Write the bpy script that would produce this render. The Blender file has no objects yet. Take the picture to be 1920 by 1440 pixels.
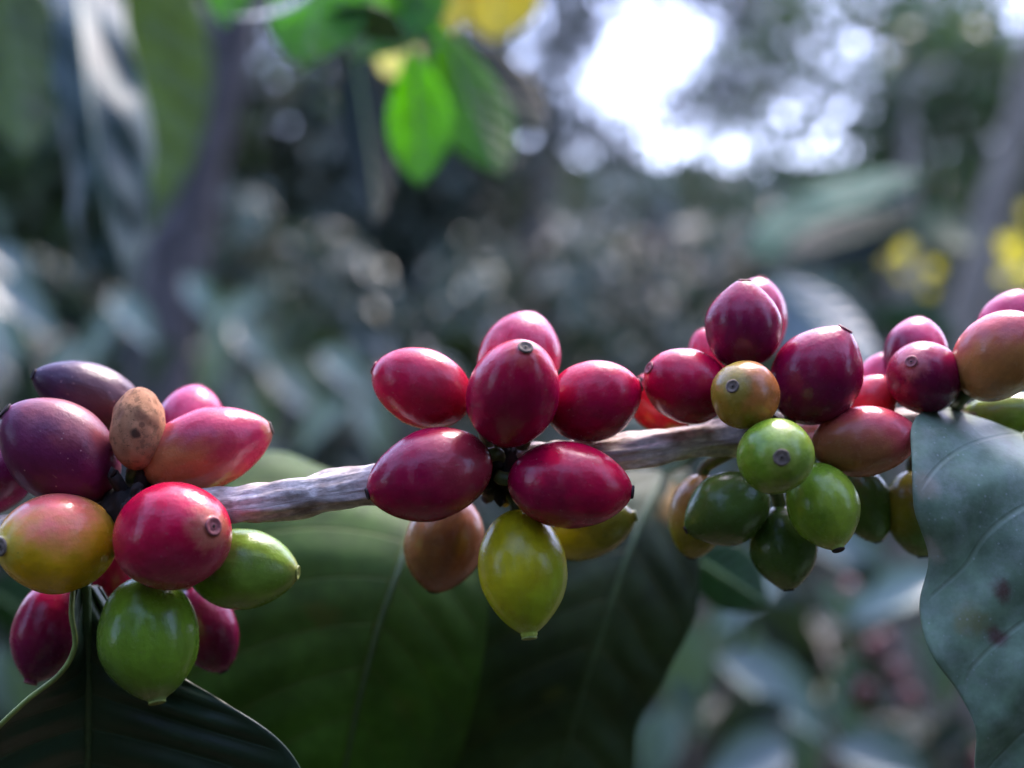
import bpy, math, random
import numpy as np
from mathutils import Vector, Matrix, noise

R = math.radians
sc = bpy.context.scene
col = sc.collection

# ------------------------------------------------------------------ camera
CZ = 1.3            # eye height
D0 = 0.15           # focus distance (close-up of fruit)
FW = 0.125          # frame width at D0
cam_d = bpy.data.cameras.new('camera')
cam = bpy.data.objects.new('camera', cam_d)
col.objects.link(cam)
cam.location = (0, 0, CZ)
cam.rotation_euler = (R(90), 0, 0)
cam_d.sensor_width = 36
cam_d.lens = 36 * D0 / FW
cam_d.clip_start = 0.005
cam_d.clip_end = 500
cam_d.dof.use_dof = True
cam_d.dof.focus_distance = 0.1465
cam_d.dof.aperture_fstop = 10.0
cam_d.dof.aperture_blades = 0
sc.camera = cam

# ------------------------------------------------------------------ light
SUN_EL, SUN_ROT = R(56), R(24)
w = bpy.data.worlds.new('World')
sc.world = w
w.use_nodes = True
nt = w.node_tree
nt.nodes.clear()
sky = nt.nodes.new('ShaderNodeTexSky')
sky.sky_type = 'NISHITA'
sky.sun_disc = False
sky.sun_elevation = SUN_EL
sky.sun_rotation = SUN_ROT
sky.dust_density = 1.5
sky.ozone_density = 1.6
bg = nt.nodes.new('ShaderNodeBackground')
bg.inputs['Strength'].default_value = 0.15
wo = nt.nodes.new('ShaderNodeOutputWorld')
tint = nt.nodes.new('ShaderNodeMix')       # pinkish evening cast of the sky
tint.data_type = 'RGBA'; tint.blend_type = 'MULTIPLY'
tint.inputs[0].default_value = 1
tint.inputs[7].default_value = (1.04, .94, 1.08, 1)
nt.links.new(sky.outputs[0], tint.inputs[6])
nt.links.new(tint.outputs[2], bg.inputs[0])
nt.links.new(bg.outputs[0], wo.inputs[0])
sl = bpy.data.lights.new('sun', 'SUN')
sl.energy = .7
sl.angle = R(16)
sl.color = (1.0, 0.9, 0.78)
so = bpy.data.objects.new('sun', sl)
col.objects.link(so)
sd = Vector((math.sin(SUN_ROT) * math.cos(SUN_EL), math.cos(SUN_ROT) * math.cos(SUN_EL), math.sin(SUN_EL)))
so.rotation_euler = sd.to_track_quat('Z', 'Y').to_euler()
so.location = (1, 2, 6)
sc.view_settings.view_transform = 'Standard'
sc.view_settings.look = 'None'
sc.view_settings.exposure = 2.8
sc.view_settings.gamma = 1
sc.cycles.use_denoising = True
sc.cycles.max_bounces = 8
sc.cycles.sample_clamp_indirect = 6

# ------------------------------------------------------------------ helpers
def P(px, py, d):
    """photo pixel at distance d (m) -> world point"""
    s = FW / 1920 * d / D0
    return Vector(((px - 960) * s, d, CZ - (py - 720) * s))

def pxm(d):
    return FW / 1920 * d / D0

def tag(o, label=None, cat=None, group=None, kind=None):
    if label: o['label'] = label
    if cat: o['category'] = cat
    if group: o['group'] = group
    if kind: o['kind'] = kind
    return o

def empty(name, loc, rot=None):
    o = bpy.data.objects.new(name, None)
    o.empty_display_size = 0.01
    o.location = loc
    if rot is not None:
        o.rotation_mode = 'QUATERNION'
        o.rotation_quaternion = rot
    col.objects.link(o)
    return o

def mesh_obj(name, verts, faces, mat, parent=None, smooth=True, uvs=None):
    me = bpy.data.meshes.new(name)
    me.from_pydata([tuple(v) for v in verts], [], [tuple(f) for f in faces])
    if uvs is not None:
        lay = me.uv_layers.new(name='UVMap')
        li = np.empty(len(me.loops), dtype=np.int32)
        me.loops.foreach_get('vertex_index', li)
        lay.data.foreach_set('uv', np.asarray(uvs, dtype=np.float32)[li].ravel())
    if smooth:
        me.polygons.foreach_set('use_smooth', [True] * len(me.polygons))
    me.materials.append(mat)
    me.update()
    o = bpy.data.objects.new(name, me)
    col.objects.link(o)
    if parent is not None:
        o.parent = parent
    return o

def catmull(pts, t):
    n = len(pts) - 1
    x = min(max(t, 0), 1) * n
    i = min(int(x), n - 1)
    f = x - i
    p0 = pts[max(i - 1, 0)]; p1 = pts[i]; p2 = pts[i + 1]; p3 = pts[min(i + 2, n)]
    return 0.5 * ((2 * p1) + (p2 - p0) * f + (2 * p0 - 5 * p1 + 4 * p2 - p3) * f * f + (3 * p1 - p0 - 3 * p2 + p3) * f ** 3)

def tube_data(pts, rad, seg=12, steps=None, rough=0.0, seed=0, freq=300, cap=True):
    """tapered tube through pts with radii rad -> verts, faces, uvs"""
    pts = [Vector(p) for p in pts]
    steps = steps or (len(pts) - 1) * 6
    rv = [Vector((r, 0, 0)) for r in rad]
    vs, fs, uv = [], [], []
    up = None
    for i in range(steps + 1):
        t = i / steps
        c = catmull(pts, t)
        tan = (catmull(pts, min(t + .01, 1)) - catmull(pts, max(t - .01, 0))).normalized()
        if up is None:
            up = Vector((0, 0, 1)) if abs(tan.z) < .9 else Vector((0, 1, 0))
        side = tan.cross(up).normalized()
        up = side.cross(tan).normalized()
        r = catmull(rv, t).x
        for k in range(seg):
            a = 2 * math.pi * k / seg
            rr = r
            if rough:
                q = Vector((math.cos(a) * 2.2, math.sin(a) * 2.2, t * freq * .02)) + Vector((seed, seed * 2, 0))
                rr = r * (1 + rough * noise.noise(q) + rough * .5 * noise.noise(q * 2.7) + rough * .45 * abs(noise.noise(Vector((q.x * 2.4, q.y * 2.4, q.z * .7)))))
            vs.append(c + (side * math.cos(a) + up * math.sin(a)) * rr)
            uv.append((t, k / seg))
    for i in range(steps):
        for k in range(seg):
            k2 = (k + 1) % seg
            fs.append((i * seg + k, i * seg + k2, (i + 1) * seg + k2, (i + 1) * seg + k))
    if cap:
        fs.append(tuple(reversed(range(seg))))
        fs.append(tuple(steps * seg + k for k in range(seg)))
    return vs, fs, uv

def tube(name, pts, rad, mat, parent=None, **kw):
    v, f, u = tube_data(pts, rad, **kw)
    return mesh_obj(name, v, f, mat, parent, uvs=u)

def merge(parts):
    V, F, U = [], [], []
    for v, f, u in parts:
        b = len(V)
        V += list(v); U += list(u)
        F += [tuple(i + b for i in q) for q in f]
    return V, F, U

# ------------------------------------------------------------------ material kit
class NT:
    def __init__(s, name):
        s.m = bpy.data.materials.new(name)
        s.m.use_nodes = True
        s.t = s.m.node_tree
        s.t.nodes.clear()
        s.out = s.t.nodes.new('ShaderNodeOutputMaterial')
    def n(s, typ, **kw):
        o = s.t.nodes.new('ShaderNode' + typ)
        for k, v in kw.items():
            setattr(o, k, v)
        return o
    def put(s, sock, val):
        if isinstance(val, bpy.types.NodeSocket):
            s.t.links.new(val, sock)
        elif isinstance(val, (tuple, list)) and len(val) == 3 and sock.type == 'RGBA':
            sock.default_value = (*val, 1)
        else:
            sock.default_value = val
    def math(s, op, a, b=0.0, clamp=False):
        o = s.n('Math', operation=op, use_clamp=clamp)
        s.put(o.inputs[0], a); s.put(o.inputs[1], b)
        return o.outputs[0]
    def mix(s, f, a, b, mode='MIX'):
        o = s.n('Mix', data_type='RGBA', blend_type=mode)
        s.put(o.inputs[0], f); s.put(o.inputs[6], a); s.put(o.inputs[7], b)
        return o.outputs[2]
    def ramp(s, x, lo, hi, a=0.0, b=1.0):
        o = s.n('MapRange', interpolation_type='SMOOTHSTEP')
        s.put(o.inputs[0], x)
        for i, v in enumerate((lo, hi, a, b)):
            s.put(o.inputs[i + 1], v)
        return o.outputs[0]
    def noise(s, vec, scale, detail=2.0, rough=0.5):
        o = s.n('TexNoise')
        s.put(o.inputs['Vector'], vec)
        o.inputs['Scale'].default_value = scale
        o.inputs['Detail'].default_value = detail
        o.inputs['Roughness'].default_value = rough
        return o.outputs[0]
    def coord(s, which='Object'):
        return s.n('TexCoord').outputs[which]
    def mapping(s, vec, scale=(1, 1, 1), loc=(0, 0, 0)):
        o = s.n('Mapping')
        s.put(o.inputs[0], vec)
        o.inputs['Scale'].default_value = scale
        o.inputs['Location'].default_value = loc
        return o.outputs[0]
    def bump(s, h, strength=.3, dist=.0005):
        o = s.n('Bump')
        o.inputs['Strength'].default_value = strength
        o.inputs['Distance'].default_value = dist
        s.put(o.inputs['Height'], h)
        return o.outputs[0]
    def principled(s, colr, rough=.4, normal=None, spec=.5, sss=0.0, sssr=(1, .3, .2), sss_scale=.001, coat=0.0, coat_r=.2):
        o = s.n('BsdfPrincipled')
        s.put(o.inputs['Base Color'], colr)
        s.put(o.inputs['Roughness'], rough)
        o.inputs['Specular IOR Level'].default_value = spec
        if sss:
            o.inputs['Subsurface Weight'].default_value = sss
            o.inputs['Subsurface Radius'].default_value = sssr
            o.inputs['Subsurface Scale'].default_value = sss_scale
        if coat:
            o.inputs['Coat Weight'].default_value = coat
            o.inputs['Coat Roughness'].default_value = coat_r
        if normal is not None:
            s.put(o.inputs['Normal'], normal)
        return o.outputs[0]
    def done(s, shader):
        s.t.links.new(shader, s.out.inputs[0])
        return s.m

def skin_mat(a, seed, c1, c2=None, bdir=(0, 0, 1), thr=0.2, soft=0.5, tip=None, rough=.3, spec=.5, specks=.5, spots=(), sss=.05, mott=0.0):
    """cherry skin: main colour c1, second colour c2 (blush, darker undersides) on the side bdir, tint at the tip, streaks, pale lenticels"""
    t = NT('cherry_skin')
    co = t.mapping(t.coord(), (1 / a,) * 3, (0, 0, 0))
    sep = t.n('SeparateXYZ'); t.put(sep.inputs[0], co)
    off = t.mapping(co, (1, 1, 1), (seed * 1.7, seed * .9, seed * 2.3))
    n1 = t.noise(off, 1.6, 3)
    streak = t.noise(t.mapping(off, (9, 9, .9)), 1.0, 3, .6)
    colr = c1
    if c2 is not None:
        d = t.n('VectorMath', operation='DOT_PRODUCT')
        t.put(d.inputs[0], co); d.inputs[1].default_value = bdir
        x = t.math('ADD', d.outputs['Value'], t.math('MULTIPLY', t.math('SUBTRACT', n1, .5), .9))
        x = t.math('ADD', x, t.math('MULTIPLY', t.math('SUBTRACT', streak, .5), .18))
        colr = t.mix(t.ramp(x, thr - soft / 2, thr + soft / 2), c1, c2)
    # streaks and mottling
    f = t.ramp(streak, .25, .75, .93, 1.06)
    colr = t.mix(1.0, colr, f, 'MULTIPLY')
    f = t.ramp(n1, .3, .7, .88, 1.1)
    colr = t.mix(1.0, colr, f, 'MULTIPLY')
    if tip is not None:
        x = t.math('ADD', sep.outputs[2], t.math('MULTIPLY', t.math('SUBTRACT', streak, .5), .25))
        colr = t.mix(t.ramp(x, .8, .99, 0, .85), colr, tip)
    # patchy ripening, dull bloom and scuffs
    n3 = t.noise(off, 3.2, 5, .65)
    colr = t.mix(1.0, colr, t.ramp(n3, .35, .7, .93, 1.06), 'MULTIPLY')
    sc1 = t.noise(t.mapping(off, (14, 14, 5)), 1.0, 2, .5)
    colr = t.mix(t.ramp(sc1, .70, .76, 0, .35 * min(1, specks * 2)), colr, (.45, .22, .17))
    if mott:
        colr = t.mix(t.ramp(t.noise(off, 5, 6, .72), .5, .62, 0, mott), colr, tuple(c * .4 for c in c1))
        colr = t.mix(t.ramp(t.noise(off, 14, 4, .7), .6, .68, 0, mott), colr, tuple(c * .18 for c in c1))
    # lenticels
    vo = t.n('TexVoronoi'); t.put(vo.inputs['Vector'], off); vo.inputs['Scale'].default_value = 7.0
    pick = t.n('SeparateColor'); t.put(pick.inputs[0], vo.outputs['Color'])
    dot = t.math('MULTIPLY', t.ramp(vo.outputs['Distance'], .04, .13, 1, 0), t.ramp(pick.outputs[0], .62, .66))
    colr = t.mix(t.math('MULTIPLY', dot, specks), colr, (.55, .3, .27))
    vo2 = t.n('TexVoronoi'); t.put(vo2.inputs['Vector'], off); vo2.inputs['Scale'].default_value = 4.0
    p2 = t.n('SeparateColor'); t.put(p2.inputs[0], vo2.outputs['Color'])
    dk = t.math('MULTIPLY', t.ramp(vo2.outputs['Distance'], .03, .07, 1, 0), t.ramp(p2.outputs[1], .8, .84))
    colr = t.mix(t.math('MULTIPLY', dk, .7), colr, (.03, .015, .012))
    for (pos, r, cc, amt) in spots:
        dd = t.n('VectorMath', operation='DISTANCE')
        t.put(dd.inputs[0], co); dd.inputs[1].default_value = pos
        x = t.math('ADD', dd.outputs['Value'], t.math('MULTIPLY', t.math('SUBTRACT', t.noise(off, 5, 3), .5), r * .9))
        colr = t.mix(t.ramp(x, r * .6, r * 1.1, amt, 0), colr, cc)
    rg = t.math('ADD', rough - .1, t.math('MULTIPLY', t.noise(off, 3.5, 5, .7), .22))
    h = t.math('ADD', t.math('MULTIPLY', streak, .22), t.math('MULTIPLY', t.noise(off, 4, 4, .6), .9))
    nb = t.bump(h, .35, a * .05)
    return t.done(t.principled(colr, rg, nb, spec, sss, (1, .25, .2), .0016))

def leaf_mat(name, base, vein=None, trans=None, tw=.35, rough=.35, nveins=9, slope=1.6, spots=(), dust=0.0, mott=.25, spec=.5, bump=.4, scale=1.0, sheen=0.0):
    t = NT(name)
    uv = t.coord('UV')
    ob = t.coord('Object')
    sep = t.n('SeparateXYZ'); t.put(sep.inputs[0], uv)
    u = sep.outputs[0]
    av = t.math('ABSOLUTE', t.math('SUBTRACT', t.math('MULTIPLY', sep.outputs[1], 2), 1))
    ph = t.math('SUBTRACT', t.math('MULTIPLY', u, nveins), t.math('MULTIPLY', t.math('POWER', av, 1.25), slope))
    fr = t.math('ABSOLUTE', t.math('SUBTRACT', t.math('FRACT', ph), .5))     # 0.5 at vein, 0 between
    vmask = t.math('MULTIPLY', t.ramp(fr, .455, .492), t.ramp(av, .86, .97, 1, 0))
    mid = t.ramp(av, .012, .035, 1, 0)
    vm = t.math('MAXIMUM', vmask, mid)
    n1 = t.noise(ob, 60 * scale, 4, .6)
    n2 = t.noise(ob, 420 * scale, 3, .6)
    colr = t.mix(1.0, base, t.ramp(n1, .3, .7, 1 - mott, 1 + mott), 'MULTIPLY')
    colr = t.mix(1.0, colr, t.ramp(n2, .3, .7, 1 - mott * .4, 1 + mott * .4), 'MULTIPLY')
    if vein is not None:
        colr = t.mix(t.math('MULTIPLY', vm, .75), colr, vein)
    for (pu, pv, r, cc, amt) in spots:
        dd = t.n('VectorMath', operation='DISTANCE')
        sv = t.mapping(uv, (1, .45, 1))
        t.put(dd.inputs[0], sv); dd.inputs[1].default_value = (pu, pv * .45, 0)
        x = t.math('ADD', dd.outputs['Value'], t.math('MULTIPLY', t.math('SUBTRACT', t.noise(ob, 330, 4, .65), .5), r * 1.7))
        colr = t.mix(t.ramp(x, r * .3, r * 1.1, amt, 0), colr, cc)
    if dust:
        vo = t.n('TexVoronoi'); t.put(vo.inputs['Vector'], ob); vo.inputs['Scale'].default_value = 1500
        pk = t.n('SeparateColor'); t.put(pk.inputs[0], vo.outputs['Color'])
        dm = t.math('MULTIPLY', t.ramp(vo.outputs['Distance'], .1, .32, 1, 0), t.ramp(pk.outputs[0], .72, .85))
        hz = t.ramp(t.noise(ob, 260, 6, .78), .42, .66, 0, dust * .5)
        colr = t.mix(t.math('MAXIMUM', t.math('MULTIPLY', dm, dust), hz), colr, (.42, .46, .42))
    h = t.math('SUBTRACT', t.math('MULTIPLY', n2, .3), t.math('MULTIPLY', vm, 1.0))
    fine = t.noise(ob, 1600 * scale, 2)
    h = t.math('ADD', h, t.math('MULTIPLY', fine, .22))
    nb = t.bump(h, bump, .0004 / scale)
    rg = t.math('ADD', rough - .06, t.math('MULTIPLY', n1, .12))
    p = t.principled(colr, rg, nb, spec)
    if trans is None:
        return t.done(p)
    tr = t.n('BsdfTranslucent')
    tc = t.mix(t.math('MULTIPLY', vm, .5), trans, tuple(c * .45 for c in trans))
    tc = t.mix(1.0, tc, t.ramp(n1, .3, .7, .8, 1.2), 'MULTIPLY')
    t.put(tr.inputs[0], tc)
    ms = t.n('MixShader'); ms.inputs[0].default_value = tw
    t.t.links.new(p, ms.inputs[1]); t.t.links.new(tr.outputs[0], ms.inputs[2])
    return t.done(ms.outputs[0])

def bark_mat(name, c1, c2, sx=3.0, sy=26.0, bump=.6, dist=.0006, rough=.75, moss=None):
    t = NT(name)
    uv = t.coord('UV')
    ob = t.coord('Object')
    v = t.mapping(uv, (sx, sy, 1))
    n1 = t.noise(v, 1.0, 5, .65)
    n2 = t.noise(t.mapping(uv, (sx * 6, sy * 1.5, 1)), 1.0, 4, .6)
    colr = t.mix(t.ramp(n1, .35, .66), c1, c2)
    colr = t.mix(1.0, colr, t.ramp(n2, .3, .7, .75, 1.2), 'MULTIPLY')
    if moss is not None:
        colr = t.mix(t.ramp(t.noise(ob, 9, 4), .5, .66, 0, .7), colr, moss)
    nb = t.bump(t.math('ADD', n1, t.math('MULTIPLY', n2, .4)), bump, dist)
    return t.done(t.principled(colr, rough, nb, .3))

def flat_mat(name, c, rough=.6, scale=400, var=.3, spec=.4):
    t = NT(name)
    n1 = t.noise(t.coord(), scale, 4, .6)
    colr = t.mix(1.0, c, t.ramp(n1, .3, .7, 1 - var, 1 + var), 'MULTIPLY')
    return t.done(t.principled(colr, rough, t.bump(n1, .4, .2 / scale), spec))

# ------------------------------------------------------------------ ground
def ground_h(x, y):
    d = max(0, y - 3.0)
    h = 2.6 * (1 - math.exp(-d * d / 60)) if y > 3 else 0
    if y > 10: h += min((y - 10) * .14, 16)
    h += .05 * noise.noise(Vector((x * .7, y * .7, 0))) + .02 * noise.noise(Vector((x * 3, y * 3, 4)))
    return h

def build_ground():
    xs = np.concatenate([-np.geomspace(200, 6, 16), np.linspace(-5.6, 5.6, 57), np.geomspace(6, 200, 16)])
    ys = np.concatenate([-np.geomspace(200, 4, 14), np.linspace(-3.6, 14, 89), np.geomspace(15, 300, 16)])
    V = [(x, y, ground_h(x, y)) for y in ys for x in xs]
    nx = len(xs)
    F = [(j * nx + i, j * nx + i + 1, (j + 1) * nx + i + 1, (j + 1) * nx + i) for j in range(len(ys) - 1) for i in range(nx - 1)]
    t = NT('leaf_litter_soil')
    ob = t.coord()
    n1 = t.noise(ob, 3, 5, .65); n2 = t.noise(ob, 22, 5, .7)
    vo = t.n('TexVoronoi'); t.put(vo.inputs['Vector'], ob); vo.inputs['Scale'].default_value = 14
    cc = t.mix(t.ramp(n1, .35, .65), (.035, .026, .02), (.075, .06, .045))
    hs = t.n('SeparateColor'); t.put(hs.inputs[0], vo.outputs['Color'])
    cc = t.mix(t.ramp(hs.outputs[0], .55, .7, 0, .8), cc, (.13, .09, .06))
    cc = t.mix(t.ramp(n2, .52, .66, 0, .7), cc, (.03, .05, .02))
    m = t.done(t.principled(cc, .9, t.bump(n2, .8, .03), .2))
    g = mesh_obj('ground', V, F, m)
    tag(g, kind='structure')
build_ground()

# ------------------------------------------------------------------ foliage clouds (background)
def leaf_template(nu=5, droop=.25, fold=.18):
    V, U = [], []
    for i in range(nu + 1):
        t = i / nu
        wv = (math.sin(math.pi * min(1, t * .98 + .02) ** .85)) ** .9 * .5 if 0 < t < 1 else 0.015
        z = -droop * t * t
        for v in (-1, 0, 1):
            V.append((t, v * wv, z + fold * abs(v) * wv * 2))
            U.append((t, .5 + v * .5))
    F = []
    for i in range(nu):
        for k in range(2):
            a = i * 3 + k
            F.append((a, a + 3, a + 4, a + 1))
    return np.array(V), F, np.array(U)

TV, TF, TU = leaf_template()
TV2, TF2, TU2 = leaf_template(2, .2, .15)

def leaf_cloud(name, pos, dirs, nors, L, W, mat, parent, cheap=False):
    """many leaves as ONE foliage mesh; pos/dirs/nors (n,3)"""
    tv, tf, tu = (TV2, TF2, TU2) if cheap else (TV, TF, TU)
    pos = np.asarray(pos, float); d = np.asarray(dirs, float); nn = np.asarray(nors, float)
    d /= np.linalg.norm(d, axis=1, keepdims=True) + 1e-9
    s = np.cross(nn, d); s /= np.linalg.norm(s, axis=1, keepdims=True) + 1e-9
    nn = np.cross(d, s)
    L = np.asarray(L)[:, None, None]; W = np.asarray(W)[:, None, None]
    verts = pos[:, None, :] + d[:, None, :] * (tv[None, :, 0:1] * L) + s[:, None, :] * (tv[None, :, 1:2] * W) + nn[:, None, :] * (tv[None, :, 2:3] * L)
    n, k = verts.shape[:2]
    f = np.array(tf)[None] + (np.arange(n) * k)[:, None, None]
    f = f.reshape(-1, 4)
    me = bpy.data.meshes.new(name)
    me.vertices.add(n * k)
    me.vertices.foreach_set('co', verts.reshape(-1).astype(np.float32))
    nf = len(f)
    me.loops.add(nf * 4)
    me.loops.foreach_set('vertex_index', f.reshape(-1).astype(np.int32))
    me.polygons.add(nf)
    me.polygons.foreach_set('loop_start', (np.arange(nf) * 4).astype(np.int32))
    me.polygons.foreach_set('loop_total', np.full(nf, 4, np.int32))
    me.update(calc_edges=True)
    me.polygons.foreach_set('use_smooth', np.ones(nf, bool))
    lay = me.uv_layers.new(name='UVMap')
    uvv = np.tile(tu, (n, 1))[f.reshape(-1)]
    lay.data.foreach_set('uv', uvv.astype(np.float32).ravel())
    me.materials.append(mat)
    o = bpy.data.objects.new(name, me)
    col.objects.link(o)
    o.parent = parent
    return o

def far_leaf_mat(name, base, trans, tw=.25, rough=.38, spec=.5, var=.5):
    t = NT(name)
    ob = t.coord()
    n1 = t.noise(ob, 5, 3, .6)
    n2 = t.noise(ob, 1.3, 2, .5)
    c = t.mix(1.0, base, t.ramp(n1, .3, .7, 1 - var, 1 + var), 'MULTIPLY')
    c = t.mix(t.ramp(n2, .45, .62, 0, .5), c, (base[0] * 1.5, base[1] * 1.15, base[2] * .8))
    p = t.principled(c, rough, None, spec)
    tr = t.n('BsdfTranslucent'); t.put(tr.inputs[0], trans)
    ms = t.n('MixShader'); ms.inputs[0].default_value = tw
    t.t.links.new(p, ms.inputs[1]); t.t.links.new(tr.outputs[0], ms.inputs[2])
    return t.done(ms.outputs[0])

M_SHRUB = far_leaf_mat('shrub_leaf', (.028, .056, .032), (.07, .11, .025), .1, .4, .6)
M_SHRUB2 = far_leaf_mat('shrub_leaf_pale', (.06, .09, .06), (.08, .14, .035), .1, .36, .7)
M_SHRUBN = far_leaf_mat('shrub_leaf_lit', (.15, .21, .155), (.08, .18, .03), .1, .36, 1.0)  # paler copy of the shrub leaf: sky light on leaf tops put into colour
M_SHRUBK = far_leaf_mat('shrub_leaf_shaded', (.016, .026, .014), (.04, .08, .02), .1, .5, .3)  # darker copy of the shrub leaf: shade between leaves put into colour
M_TREE = far_leaf_mat('tree_leaf', (.04, .07, .035), (.10, .2, .03), .25, .45)
M_TREE2 = far_leaf_mat('tree_leaf_dull', (.036, .054, .038), (.06, .08, .04), .12, .5)
M_BARK = bark_mat('grey_bark', (.05, .042, .04), (.12, .10, .1), 10, 8, .8, .01)
M_BARKD = bark_mat('dark_bark', (.035, .031, .031), (.10, .09, .09), 12, 7, .8, .01)
M_BARKP = bark_mat('pale_bark', (.10, .09, .072), (.24, .21, .165), 9, 6, .6, .008)
M_STEM = bark_mat('stem_bark', (.10, .085, .06), (.2, .17, .12), 8, 6, .6, .003)

def shrub(base, height, radius, nb, leafL, mat, label, seed, npair=6, name='coffee_shrub', group=None, stemr=.014, up=.35, floor=.25):
    rnd = random.Random(seed)
    root = empty(name, base)
    tag(root, label, 'shrub', group)
    parts = [tube_data([(0, 0, -.05), (rnd.uniform(-.05, .05), rnd.uniform(-.05, .05), height * .5), (rnd.uniform(-.08, .08), rnd.uniform(-.08, .08), height)], [stemr, stemr * .75, stemr * .3], 8)]
    pos, dr, nr, LL = [], [], [], []
    for b in range(nb):
        h = height * (floor + (1 - floor) * (b + rnd.random()) / nb)
        az = b * 2.4 + rnd.uniform(-.4, .4)
        reach = radius * (1.05 - .55 * (h / height) ** 2) * rnd.uniform(.75, 1.1)
        out = Vector((math.cos(az), math.sin(az), 0))
        p0 = Vector((0, 0, h))
        rise = rnd.uniform(.05, .35) * reach
        p1 = p0 + out * reach * .55 + Vector((0, 0, rise))
        p2 = p0 + out * reach + Vector((0, 0, rise - .35 * reach))
        parts.append(tube_data([p0, p1, p2], [stemr * .4, stemr * .3, stemr * .15], 6, 6))
        for i in range(npair):
            t = .22 + .78 * (i + rnd.random() * .5) / npair
            c = catmull([p0, p1, p2], t)
            tan = (catmull([p0, p1, p2], min(1, t + .05)) - catmull([p0, p1, p2], t - .05)).normalized()
            sd_ = tan.cross(Vector((0, 0, 1))).normalized()
            for s in (-1, 1):
                d = (sd_ * s * rnd.uniform(.6, 1) + tan * rnd.uniform(.3, .8) + Vector((0, 0, rnd.uniform(-.75, .1))))
                n = Vector((rnd.gauss(0, up), rnd.gauss(0, up), 1)) + out * .35
                pos.append(c); dr.append(d); nr.append(n); LL.append(leafL * rnd.uniform(.65, 1.15))
    v, f, u = merge(parts)
    mesh_obj('stem', v, f, M_STEM, root, uvs=u)
    LL = np.array(LL)
    leaf_cloud('foliage', pos, dr, nr, LL, LL * .45, mat, root)
    return root

def tree(base, trunk_pts, trunk_r, blobs, leafL, dens, mat, bark, label, seed, name='shade_tree', group=None, clump=.35):
    """trunk_pts are offsets from base; blobs = (centre offset, (rx,ry,rz)) crown masses"""
    rnd = np.random.default_rng(seed)
    root = empty(name, base)
    tag(root, label, 'tree', group)
    parts = [tube_data(trunk_pts, trunk_r, 12, len(trunk_pts) * 5, .15, seed)]
    pos, dr, nr = [], [], []
    tv = [Vector(p) for p in trunk_pts]
    for c, r in blobs:
        c = np.array(c); r = np.array(r)
        k = min(tv, key=lambda q: (q - Vector(c)).length + .6 * abs(q.z - c[2] + r[2] * .5))
        mid = (k + Vector(c)) / 2 + Vector((0, 0, .1))
        parts.append(tube_data([k, mid, Vector(c)], [trunk_r[-1] * .8, trunk_r[-1] * .5, trunk_r[-1] * .2], 7, 6))
        n = int(dens * r[0] * r[2])
        nc = max(4, int(n * .03))
        cc = rnd.normal(size=(nc, 3)); cc /= np.linalg.norm(cc, axis=1, keepdims=True)
        cc *= rnd.random((nc, 1)) ** .42
        idx = rnd.integers(0, nc, n)
        p = cc[idx] + rnd.normal(size=(n, 3)) * clump * .5
        pos.append(c + p * r)
        d = rnd.normal(size=(n, 3)); d[:, 2] -= .6
        q = rnd.normal(size=(n, 3)) * .7; q[:, 2] += .8
        dr.append(d); nr.append(q)
    pos = np.concatenate(pos); dr = np.concatenate(dr); nr = np.concatenate(nr)
    v, f, u = merge(parts)
    mesh_obj('trunk', v, f, bark, root, uvs=u)
    L = leafL * rnd.uniform(.6, 1.2, len(pos))
    leaf_cloud('crown', pos, dr, nr, L, L * .5, mat, root, cheap=True)
    return root

# --- trees that close the view
def gh(x, y):
    return Vector((x, y, ground_h(x, y)))

TREES = [
 # x, y, height of fork, blobs, dens, mat, label
 (-3.0, 6.2, 1.5, [((-.2, 0, 1.4), (1.2, .9, 1.0)), ((.5, .2, 2.5), (1.2, .9, .9)), ((-.6, 0, 2.7), (1.1, .9, .9))], 2600, M_TREE, 'dense grey green tree far back at the left edge of the wood'),
 (-1.85, 6.8, 1.5, [((0, 0, 1.1), (1.1, .8, .9)), ((.3, .1, 2.2), (1.1, .9, .9)), ((-.4, 0, 2.9), (1.0, .8, .8))], 2600, M_TREE2, 'dull green tree far back behind the dark leaning trunk'),
 (-.35, 7.4, 1.4, [((0, 0, .8), (.95, .8, .9)), ((-.15, 0, 1.9), (.85, .8, .85)), ((-.3, 0, 2.6), (.8, .7, .7))], 2600, M_TREE2, 'dull tree far back just left of the bright sky gap'),
 (.95, 8.0, .9, [((0, 0, .35), (1.1, .8, .62)), ((-.55, 0, .6), (.8, .7, .65)), ((.6, 0, .5), (.8, .7, .65))], 2600, M_TREE2, 'low bushy tree standing under the bright sky gap'),
 (2.2, 7.0, 1.3, [((-.1, 0, .8), (1.0, .8, .7)), ((.3, 0, 1.35), (1.1, .8, .55))], 2000, M_TREE, 'tree right of the sky gap with light showing through its leaves'),
 (3.3, 6.6, 1.4, [((0, 0, 1.0), (1.1, .8, .9)), ((-.35, 0, 2.0), (1.1, .9, .8))], 2000, M_TREE, 'leafy tree far back at the right edge of the wood'),
]
for i, (x, y, fk, blobs, dens, mt, lab) in enumerate(TREES):
    tree(gh(x, y), [(0, 0, -.1), (.05, 0, fk * .5), (-.03, .02, fk), (.02, 0, fk + .7)], [.09, .075, .06, .035], blobs, .16, dens, mt, M_BARK, lab, 11 + i, group='trees closing the view')
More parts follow.
